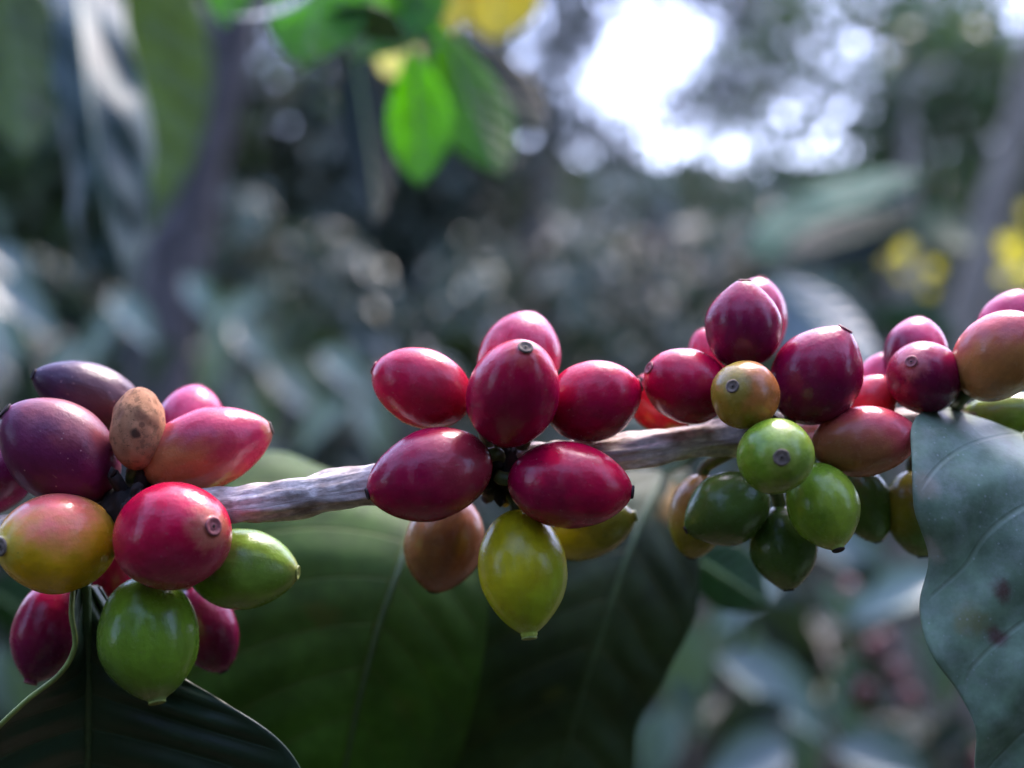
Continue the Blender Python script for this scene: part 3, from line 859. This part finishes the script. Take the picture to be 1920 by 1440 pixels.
# ------------------------------------------------------------------ branch
def branch_mat():
    t = NT('flaking_bark')
    uv = t.coord('UV'); ob = t.coord()
    fib = t.noise(t.mapping(uv, (26, 7, 1)), 1.0, 5, .65)
    fine = t.noise(t.mapping(uv, (110, 30, 1)), 1.0, 4, .6)
    patch = t.noise(ob, 160, 5, .65)
    big = t.noise(t.mapping(uv, (34, 2.5, 1)), 1.0, 3, .5)
    c = t.mix(t.ramp(fib, .36, .62), (.5, .41, .36), (.8, .72, .66))
    c = t.mix(t.ramp(big, .5, .66, 0, .65), c, (.30, .21, .16))
    c = t.mix(t.ramp(patch, .58, .7, 0, .55), c, (.16, .12, .10))
    c = t.mix(t.ramp(t.noise(ob, 420, 3, .6), .64, .72, 0, .6), c, (.62, .6, .54))
    c = t.mix(1.0, c, t.ramp(fine, .3, .7, .72, 1.2), 'MULTIPLY')
    h = t.math('ADD', fib, t.math('ADD', t.math('MULTIPLY', fine, .5), t.math('MULTIPLY', patch, .6)))
    return t.done(t.principled(c, .8, t.bump(h, .45, .0005), .25))
M_BRANCH = branch_mat()
M_NODE = flat_mat('dark_shaded_node', (.02, .015, .013), .8, 900, .5)  # dark tissue and the shade among the fruits, both in the colour
bp = [(-90, 1010, 152), (100, 990, 154), (240, 962, 153), (330, 955, 151), (430, 949, 150), (560, 932, 150), (700, 910, 151.5), (860, 888, 154), (940, 880, 155),
      (1040, 866, 155), (1180, 848, 156), (1300, 828, 158), (1400, 815, 160), (1530, 806, 163), (1700, 795, 167), (1900, 785, 169), (2080, 778, 170)]
brs = [32, 33, 38, 36, 33, 34, 36, 38, 44, 36, 31, 31, 38, 32, 29, 34, 28]
M_BRACT = flat_mat('dry_bract', (.14, .10, .045), .8, 900, .5)
broot = empty('coffee_branch', P(430, 949, .15))
tag(broot, 'grey brown woody coffee branch carrying the cherry clusters across the picture', 'branch')
bpts = [P(*q[:2], q[2] / 1000) - broot.location for q in bp]
bo = tube('bark', bpts, [r * pxm(.15) for r in brs], M_BRANCH, broot, seg=36, steps=220, rough=.3, seed=3, freq=900)
for (px, py, dd, sx, sy) in ((250, 955, 153, 60, 46), (938, 885, 155, 55, 52), (1420, 815, 160, 60, 44), (1770, 792, 168, 55, 40)):
    c = P(px, py, dd / 1000) - broot.location
    rn = random.Random(px)
    q = pxm(.15)
    parts = [tube_data([c + Vector((-sx * q, 0, -.0003)), c + Vector((-sx * .4 * q, 0, 0)), c + Vector((sx * .4 * q, 0, .0003)), c + Vector((sx * q, 0, .0005))], [.0015, sy * q, sy * q, .0015], 20, 16, .35, px)]
    for i in range(12):
        az = rn.uniform(0, 2 * math.pi)
        dr_ = Vector((rn.uniform(-.5, .5), math.cos(az), math.sin(az))).normalized()
        e = c + dr_ * rn.uniform(.0036, .0058)
        parts.append(tube_data([c + dr_ * .001, e + Vector((rn.uniform(-.0008, .0008), 0, 0)) * .5, e], [.0009, .0008, .0005], 7, 6))
    v, f, u = merge(parts)
    nd = mesh_obj('node', v, f, M_NODE, broot, uvs=u)
    for i in range(5):        # dried bracts and flower remains
        az = rn.uniform(0, 2 * math.pi)
        dr_ = Vector((rn.uniform(-.8, .8), math.cos(az), math.sin(az))).normalized()
        a0 = c + dr_ * .0022
        v, f, u = tube_data([a0, a0 + dr_ * .0014, a0 + dr_ * .0026 + Vector((rn.uniform(-.001, .001), 0, .0004))], [.0012, .001, .0003], 7, 8, .3, i)
        mesh_obj('bract', v, f, M_BRACT, nd, uvs=u)

# ------------------------------------------------------------------ cherries
C = dict(
 crimson=(.52, .002, .042), deep=(.32, .0015, .042), wine=(.15, .004, .04), plum=(.055, .018, .045), maroon=(.15, .012, .06),
 pink=(.52, .03, .08), red=(.5, .008, .025), orange=(.55, .17, .04), brown=(.28, .10, .05), yellow=(.78, .45, .010), yg=(.52, .45, .010),
 green=(.17, .30, .02), dgreen=(.075, .14, .025), olive=(.25, .22, .02), tan=(.40, .19, .09), rose=(.5, .04, .12), salmon=(.62, .07, .09))
M_SCARG = flat_mat('scar_grey', (.16, .12, .09), .8, 1500, .5)
M_SCARD = flat_mat('scar_dark', (.035, .022, .02), .85, 1500, .5)
M_SCARP = flat_mat('scar_pink', (.26, .07, .07), .6, 1500, .3)
M_SCARGN = flat_mat('scar_green', (.26, .30, .06), .5, 1500, .3)
SCAR = dict(g=M_SCARG, d=M_SCARD, p=M_SCARP, n=M_SCARGN)
M_STALK = flat_mat('stalk_green', (.07, .085, .02), .5, 900, .3)
M_PIT = flat_mat('pit_dark', (.02, .013, .01), .9, 1500, .3)
NODES = dict(A=P(250, 955, .155), B=P(938, 885, .156), C=P(1420, 815, .161), D=P(1770, 792, .169))
cn = [0]

def lathe(profile, seg, fn=None):
    V, F, U = [], [], []
    for i, (z, r) in enumerate(profile):
        for k_ in range(seg):
            a = 2 * math.pi * k_ / seg
            rr = r * (fn(a, z) if fn else 1)
            V.append(Vector((rr * math.cos(a), rr * math.sin(a), z))); U.append((k_ / seg, i / len(profile)))
    m = len(profile)
    for i in range(m - 1):
        for k_ in range(seg):
            F.append((i * seg + k_, i * seg + (k_ + 1) % seg, (i + 1) * seg + (k_ + 1) % seg, (i + 1) * seg + k_))
    F.append(tuple(reversed(range(seg))))
    F.append(tuple((m - 1) * seg + k_ for k_ in range(seg)))
    return V, F, U

def cherry(node, label, px, py, dmm, W, L, axis, c1, c2=None, bworld=(0, 0, 1), thr=.2, soft=.6, tip=None, scar='g', sharp=.35, nub=.0, rough=.25, specks=.5, spots=(), wrinkle=0.0, spec=.42, scar_r=.17, stalk=True, mott=0.0):
    """axis = (right, up, towards camera) of the blossom end"""
    cn[0] += 1
    sd_ = cn[0]
    dd = dmm / 1000
    q = pxm(dd)
    a, wv = L * q / 2, W * q / 2
    ctr = P(px, py, dd)
    fw = (Vector((0, 0, CZ)) - ctr).normalized()          # towards the viewer
    rt_ = Vector((0, 0, 1)).cross(fw).normalized()
    up_ = fw.cross(rt_)
    ax = (rt_ * axis[0] + up_ * axis[1] + fw * axis[2]).normalized()
    rot = ax.to_track_quat('Z', 'Y')
    root = empty('coffee_cherry', ctr, rot)
    tag(root, label, 'coffee cherry', 'coffee cherries on the branch')
    rnd = random.Random(sd_ * 7)
    k1, k2 = rnd.uniform(.0, .03), rnd.uniform(0, 6.28)
    sr = scar_r
    prof = []
    m = 44
    for i in range(m + 1):
        th = math.pi * (.03 + .97 * i / m)
        u = -math.cos(th)
        r = math.sin(th)
        if u > 0:
            r *= 1 - sharp * .55 * u ** 2.2
            r = max(r, 0)
            if nub: r = max(r, sr * 1.0 * (1 if u > .9 else 0)) if False else r
        z = u
        prof.append((z * a, r * wv))
    # end on the scar rim
    prof = [p for p in prof if not (p[0] > 0 and p[1] < sr * wv * 1.02)]
    zt = prof[-1][0]
    rt = sr * wv
    if nub:
        prof += [(zt + nub * a * .35, rt * 1.12), (zt + nub * a * .8, rt * 1.02), (zt + nub * a, rt)]
    else:
        prof += [(zt + .012 * a, rt)]
    zt = prof[-1][0]
    def fn(an, z):
        v = Vector((math.cos(an), math.sin(an), z / a * 1.3)) + Vector((sd_ * 3.1, 0, 0))
        f_ = 1 + k1 * math.cos(2 * (an + k2)) + .05 * noise.noise(v * .9) + .012 * noise.noise(v * 2.6)
        if wrinkle:
            f_ += wrinkle * (noise.noise(Vector((math.cos(an) * 3, math.sin(an) * 3, z / a * 2.2 + sd_))) + .5 * noise.noise(Vector((math.cos(an) * 7, math.sin(an) * 7, z / a * 5 + sd_))))
        return f_
    bl = rot.inverted() @ Vector((bworld[0], -bworld[2], bworld[1])).normalized()
    spots = [(tuple(rot.inverted() @ Vector((p_[0], -p_[2], p_[1]))), r_, c_, a_) for p_, r_, c_, a_ in spots]
    mt = skin_mat(a, sd_, c1, c2, tuple(bl), thr, soft, tip, rough, spec, specks, spots, mott=mott)
    v, f, u = lathe(prof, 56, fn)
    mesh_obj('skin', v, f, mt, root, uvs=u)
    # blossom scar: raised ring with a pit
    ring = [(zt - .01 * a, rt * .98), (zt + .018 * a, rt * 1.06), (zt + .034 * a, rt * .9), (zt + .030 * a, rt * .72), (zt + .012 * a, rt * .55), (zt + .010 * a, rt * .4), (zt + .022 * a, rt * .26), (zt + .018 * a, rt * .12)]
    v, f, u = lathe(ring, 24, lambda an, z: 1 + .07 * noise.noise(Vector((math.cos(an) * 2, math.sin(an) * 2, sd_))))
    s_ = mesh_obj('blossom_scar', v, f, SCAR[scar], root, uvs=u)
    pit = [(zt + .0225 * a, rt * .17), (zt + .0235 * a, rt * .1)]
    v, f, u = lathe(pit, 12)
    mesh_obj('pit', v, f, M_PIT, s_, uvs=u)
    if not stalk: return root
    # stalk towards the node
    st = rot.inverted() @ (NODES[node] - ctr)
    p0 = Vector((0, 0, -a * .96))
    dl = st - p0
    if dl.length > .006: dl = dl.normalized() * .006
    tube('stalk', [p0 + Vector((0, 0, a * .1)), p0 + Vector((0, 0, -.0012)), p0 + dl * .6 + Vector((0, 0, -.0006)), p0 + dl], [.0009, .00085, .0008, .0009], M_STALK, root, seg=10)
    return root

up = (0, 1, 0)
# left cluster
cherry('A', 'shrivelled dark purple cherry lying on top of the left cluster', 168, 742, 160, 122, 215, (-.88, .36, .12), C['plum'], (.09, .03, .035), (.7, .2, .3), .25, .6, sharp=.55, scar='d', rough=.36, specks=.6, wrinkle=.03)
cherry('A', 'large maroon purple cherry at the left edge below the dark purple one', 112, 846, 152, 182, 245, (-.72, .58, .12), C['maroon'], (.24, .05, .06), (.45, .75, .25), .5, .5, sharp=.3, scar='d', rough=.36, specks=.9)
cherry('A', 'dried tan brown cherry wedged upright in the left cluster', 259, 803, 151.5, 102, 162, (.05, .93, -.35), C['tan'], (.36, .15, .07), (.2, -.8, .3), .1, .7, scar='d', sharp=.1, rough=.75, specks=0, wrinkle=.08, mott=.75, spec=.2, scar_r=.13, stalk=False, spots=[((.12, -.1, .6), .14, (.04, .02, .012), .9), ((.2, .3, .5), .16, (.2, .08, .04), .7), ((-.1, -.45, .5), .2, (.2, .08, .04), .6), ((.05, -.2, .6), .07, (.05, .02, .015), .8), ((.25, .1, .55), .08, (.1, .04, .02), .7), ((-.25, .35, .5), .14, (.22, .09, .05), .6)])
cherry('A', 'pinkish purple cherry half hidden behind the dried tan one', 356, 800, 165, 130, 165, (.2, .9, -.3), C['rose'], C['wine'], (-.5, -.6, .2), .2, .7, sharp=.2)
cherry('A', 'red and orange blushed cherry pointing right above the branch', 388, 842, 154, 150, 252, (.92, .3, .02), C['pink'], (.42, .14, .05), (-.1, -.5, .8), .35, .6, tip=(.5, .22, .1), sharp=.45, scar='g', specks=.35)
cherry('A', 'plump crimson cherry showing its round scar at the front of the left cluster', 326, 1004, 145.5, 207, 238, (.58, .12, .8), C['crimson'], (.36, .02, .06), (.2, -.9, .1), .3, .6, tip=(.5, .16, .09), sharp=.25, scar='p', specks=.5)
cherry('A', 'yellow cherry with pink top cut by the left edge', 108, 1018, 147.5, 190, 232, (-.82, -.02, .57), C['yellow'], (.72, .13, .12), (.2, .85, .35), .55, .8, tip=(.55, .42, .05), sharp=.3, scar='g', specks=.25)
cherry('A', 'green cherry pointing right under the branch beside the crimson one', 455, 1066, 154, 155, 212, (.93, -.1, .25), C['green'], (.2, .33, .04), (.4, .5, .4), .4, .6, tip=(.34, .36, .08), sharp=.5, scar='n', specks=.15)
cherry('A', 'large green cherry hanging at the bottom of the left cluster', 279, 1196, 150, 186, 236, (.12, -.96, .2), C['green'], C['dgreen'], (-.3, -.6, -.2), .3, .8, tip=(.26, .32, .08), sharp=.4, scar='n', nub=.05, specks=.15)
cherry('A', 'magenta cherry hanging at lower left behind the folded leaf', 96, 1180, 160, 142, 200, (-.34, -.9, .1), C['deep'], C['wine'], (.3, -.6, .2), .2, .7, sharp=.5, nub=.05, scar='p', specks=.35)
cherry('A', 'dark wine cherry half hidden under the green one at the left cluster', 388, 1180, 163, 112, 170, (.35, -.9, .0), C['wine'], None, sharp=.3, scar='d', specks=.3)
cherry('A', 'dark maroon cherry cut by the left edge between maroon and yellow cherries', -8, 892, 158, 130, 190, (-.6, -.5, .1), C['maroon'], None, sharp=.3, scar='d')
cherry('A', 'sliver of magenta cherry between the yellow and crimson cherries', 205, 1085, 163, 100, 150, (-.2, -.9, -.2), C['deep'], None, scar='d')
# middle cluster
cherry('B', 'crimson cherry with a small tan fleck on the left of the middle cluster', 791, 727, 153, 146, 196, (-.86, .36, -.1), C['crimson'], (.40, .012, .04), (.6, -.5, .2), .2, .6, sharp=.2, scar='p', specks=.5)
cherry('B', 'crimson cherry with pale round scar standing at the front of the middle cluster', 963, 736, 146, 178, 240, (.18, .68, .71), C['crimson'], C['deep'], (0, -.8, .3), .05, .8, tip=(.5, .07, .06), sharp=.42, scar='g', specks=.4, scar_r=.155)
cherry('B', 'crimson cherry peeking up behind the front one of the middle cluster', 974, 672, 160, 156, 190, (.28, .85, -.35), C['crimson'], C['rose'], (.5, .6, .1), .4, .6, sharp=.3, scar='p')
cherry('B', 'crimson cherry on the upper right of the middle cluster', 1113, 752, 152.5, 148, 186, (.86, .3, -.1), C['crimson'], C['deep'], (-.3, -.8, .2), .1, .7, sharp=.25, scar='p', specks=.8)
cherry('B', 'wine red cherry with black tip at lower left of the middle cluster', 806, 890, 147.5, 172, 244, (-.93, -.28, .18), C['deep'], (.36, .03, .05), (.55, .35, .6), .5, .5, sharp=.38, scar='d', specks=.6, scar_r=.13)
cherry('B', 'wine red cherry with black tip at lower right of the middle cluster', 1068, 910, 147.5, 166, 236, (.97, -.1, .12), C['deep'], C['crimson'], (.3, .5, .6), .35, .6, sharp=.38, scar='d', specks=.5, scar_r=.15)
cherry('B', 'yellow green cherry hanging point down under the middle cluster', 980, 1072, 150, 168, 236, (.1, -.97, .16), C['yg'], (.34, .40, .015), (.5, -.6, 0), .2, .7, tip=(.36, .42, .06), sharp=.65, nub=.07, scar='n', specks=.15)
cherry('B', 'brownish orange cherry in shade at the lower left behind the middle cluster', 832, 1018, 163, 150, 190, (-.2, -.9, -.2), C['brown'], (.35, .16, .05), (-.6, .3, .2), .3, .6, scar='d', specks=.2)
cherry('B', 'olive yellow cherry in shade at the lower right behind the middle cluster', 1098, 988, 162, 124, 186, (.95, .22, .05), C['olive'], None, scar='n', nub=.06, specks=.15)
# right cluster
cherry('C', 'bright red cherry at the far left of the right cluster', 1238, 755, 166, 112, 140, (-.3, .3, .3), C['red'], (.2, .25, .03), (0, -1, 0), .75, .4, scar='d')
cherry('C', 'crimson cherry with faint scar facing left in the right cluster', 1287, 723, 153.5, 142, 172, (-.76, .36, .45), C['crimson'], C['deep'], (.4, -.8, .2), .2, .7, sharp=.2, scar='p', specks=.3)
cherry('C', 'tall dark magenta cherry at the very top of the right cluster', 1393, 609, 154, 141, 172, (.04, .98, .05), C['deep'], C['wine'], (-.2, -.8, .3), .1, .7, sharp=.75, scar='p', specks=.2)
cherry('C', 'lilac cherry just peeking out behind the tallest dark magenta one', 1412, 603, 168, 125, 170, (.2, .95, -.2), C['rose'], None, scar='p', sharp=.3)
cherry('C', 'large dark magenta cherry on the right of the tallest one', 1533, 702, 153, 166, 200, (.5, .84, .05), C['deep'], C['wine'], (-.3, -.8, .3), .2, .7, sharp=.65, scar='p', specks=.2)
cherry('C', 'small orange olive cherry with grey scar in the middle of the right cluster', 1397, 740, 146, 128, 140, (-.32, .22, .9), (.30, .21, .022), (.44, .15, .04), (.8, .2, .4), .3, .6, tip=(.36, .26, .05), sharp=.15, scar='g', specks=.2, scar_r=.19)
cherry('C', 'round green cherry with grey scar facing the viewer in the right cluster', 1453, 855, 142.5, 143, 168, (.14, -.03, .97), C['green'], (.24, .36, .04), (.5, .3, .4), .4, .6, tip=(.3, .38, .06), sharp=.2, scar='g', specks=.15, scar_r=.21)
cherry('C', 'salmon pink cherry pointing right between green cherry and big leaf', 1622, 827, 152, 132, 196, (.97, .14, -.05), C['salmon'], (.36, .13, .05), (-.5, -.7, .3), .1, .8, tip=(.6, .22, .12), sharp=.4, scar='p', specks=.2)
cherry('C', 'lit green cherry with dark tip hanging below the salmon pink one', 1544, 950, 149.5, 136, 172, (.3, -.88, .32), C['green'], (.26, .36, .03), (.5, .0, .4), .35, .6, tip=(.36, .4, .08), sharp=.6, scar='d', nub=.05, specks=.15)
cherry('C', 'green cherry darkened for shade with black tip pointing left below the right cluster', 1362, 955, 155, 136, 172, (-.78, -.42, .15), (.12, .2, .035), C['dgreen'], (0, -.8, .2), .2, .7, sharp=.65, scar='d', specks=.15, scar_r=.11)  # shade among the lower fruits is put into the darker greens
cherry('C', 'green cherry darkened for shade lowest of the right cluster', 1470, 1028, 157, 124, 160, (.1, -.97, .0), C['dgreen'], None, sharp=.75, scar='d', specks=.15)  # its shade is put into the dark green
cherry('C', 'brownish yellow cherry in shade behind the dull green one', 1308, 968, 164, 112, 160, (-.15, -.95, -.1), (.36, .2, .05), C['olive'], (0, -.8, .2), .2, .7, scar='d', specks=.15)
cherry('C', 'green cherry darkened for shade behind the lit green one', 1622, 945, 163, 100, 150, (.3, -.85, 0), C['dgreen'], None, scar='d', specks=.15)  # dark green carries the shade behind the neighbouring cherry
cherry('C', 'tiny glimpse of pinkish red cherry left of the tallest dark magenta one', 1332, 668, 167, 84, 110, (-.3, .8, 0), C['pink'], None, scar='p')
cherry('C', 'lilac pink cherry deep in the gap right of the large dark magenta one', 1645, 722, 166, 92, 130, (.3, .8, 0), C['rose'], None, scar='p')
cherry('C', 'pale red cherry in the gap just above the salmon pink one', 1628, 758, 161, 98, 130, (.5, .6, .2), C['salmon'], C['red'], (.3, -.5, .2), .2, .7, scar='p')
# far right cluster
cherry('D', 'dark magenta cherry with faint scar left in the rightmost cluster', 1733, 708, 155, 134, 156, (-.28, .36, .85), C['deep'], C['wine'], (0, -.8, .3), .1, .7, tip=(.5, .12, .12), sharp=.2, scar='p', specks=.2)
cherry('D', 'lilac topped cherry behind the dark magenta one of the rightmost cluster', 1717, 662, 163, 118, 140, (.1, .9, -.2), C['rose'], C['wine'], (-.6, -.5, .2), .2, .7, scar='p')
cherry('D', 'big orange pink cherry at the right edge', 1872, 667, 152, 152, 190, (.55, .68, .3), (.62, .10, .10), (.45, .18, .05), (-.1, -.8, .3), .0, .9, sharp=.2, scar='p', specks=.15)
cherry('D', 'magenta cherry behind the orange pink one at the right edge', 1893, 614, 162, 118, 150, (.3, .85, -.2), C['rose'], None, scar='p')
cherry('D', 'light green cherry lying behind the top of the big dusty leaf', 1908, 782, 164, 92, 200, (-.95, .02, .05), (.24, .33, .06), C['green'], (0, -.8, .2), .0, .5, scar='n', sharp=.25, specks=.15)
cherry('D', 'olive cherry half hidden behind the left edge of the big dusty leaf', 1722, 962, 162, 124, 165, (.1, -.95, 0), C['olive'], C['dgreen'], (.4, -.8, .2), .2, .7, scar='d', specks=.15)
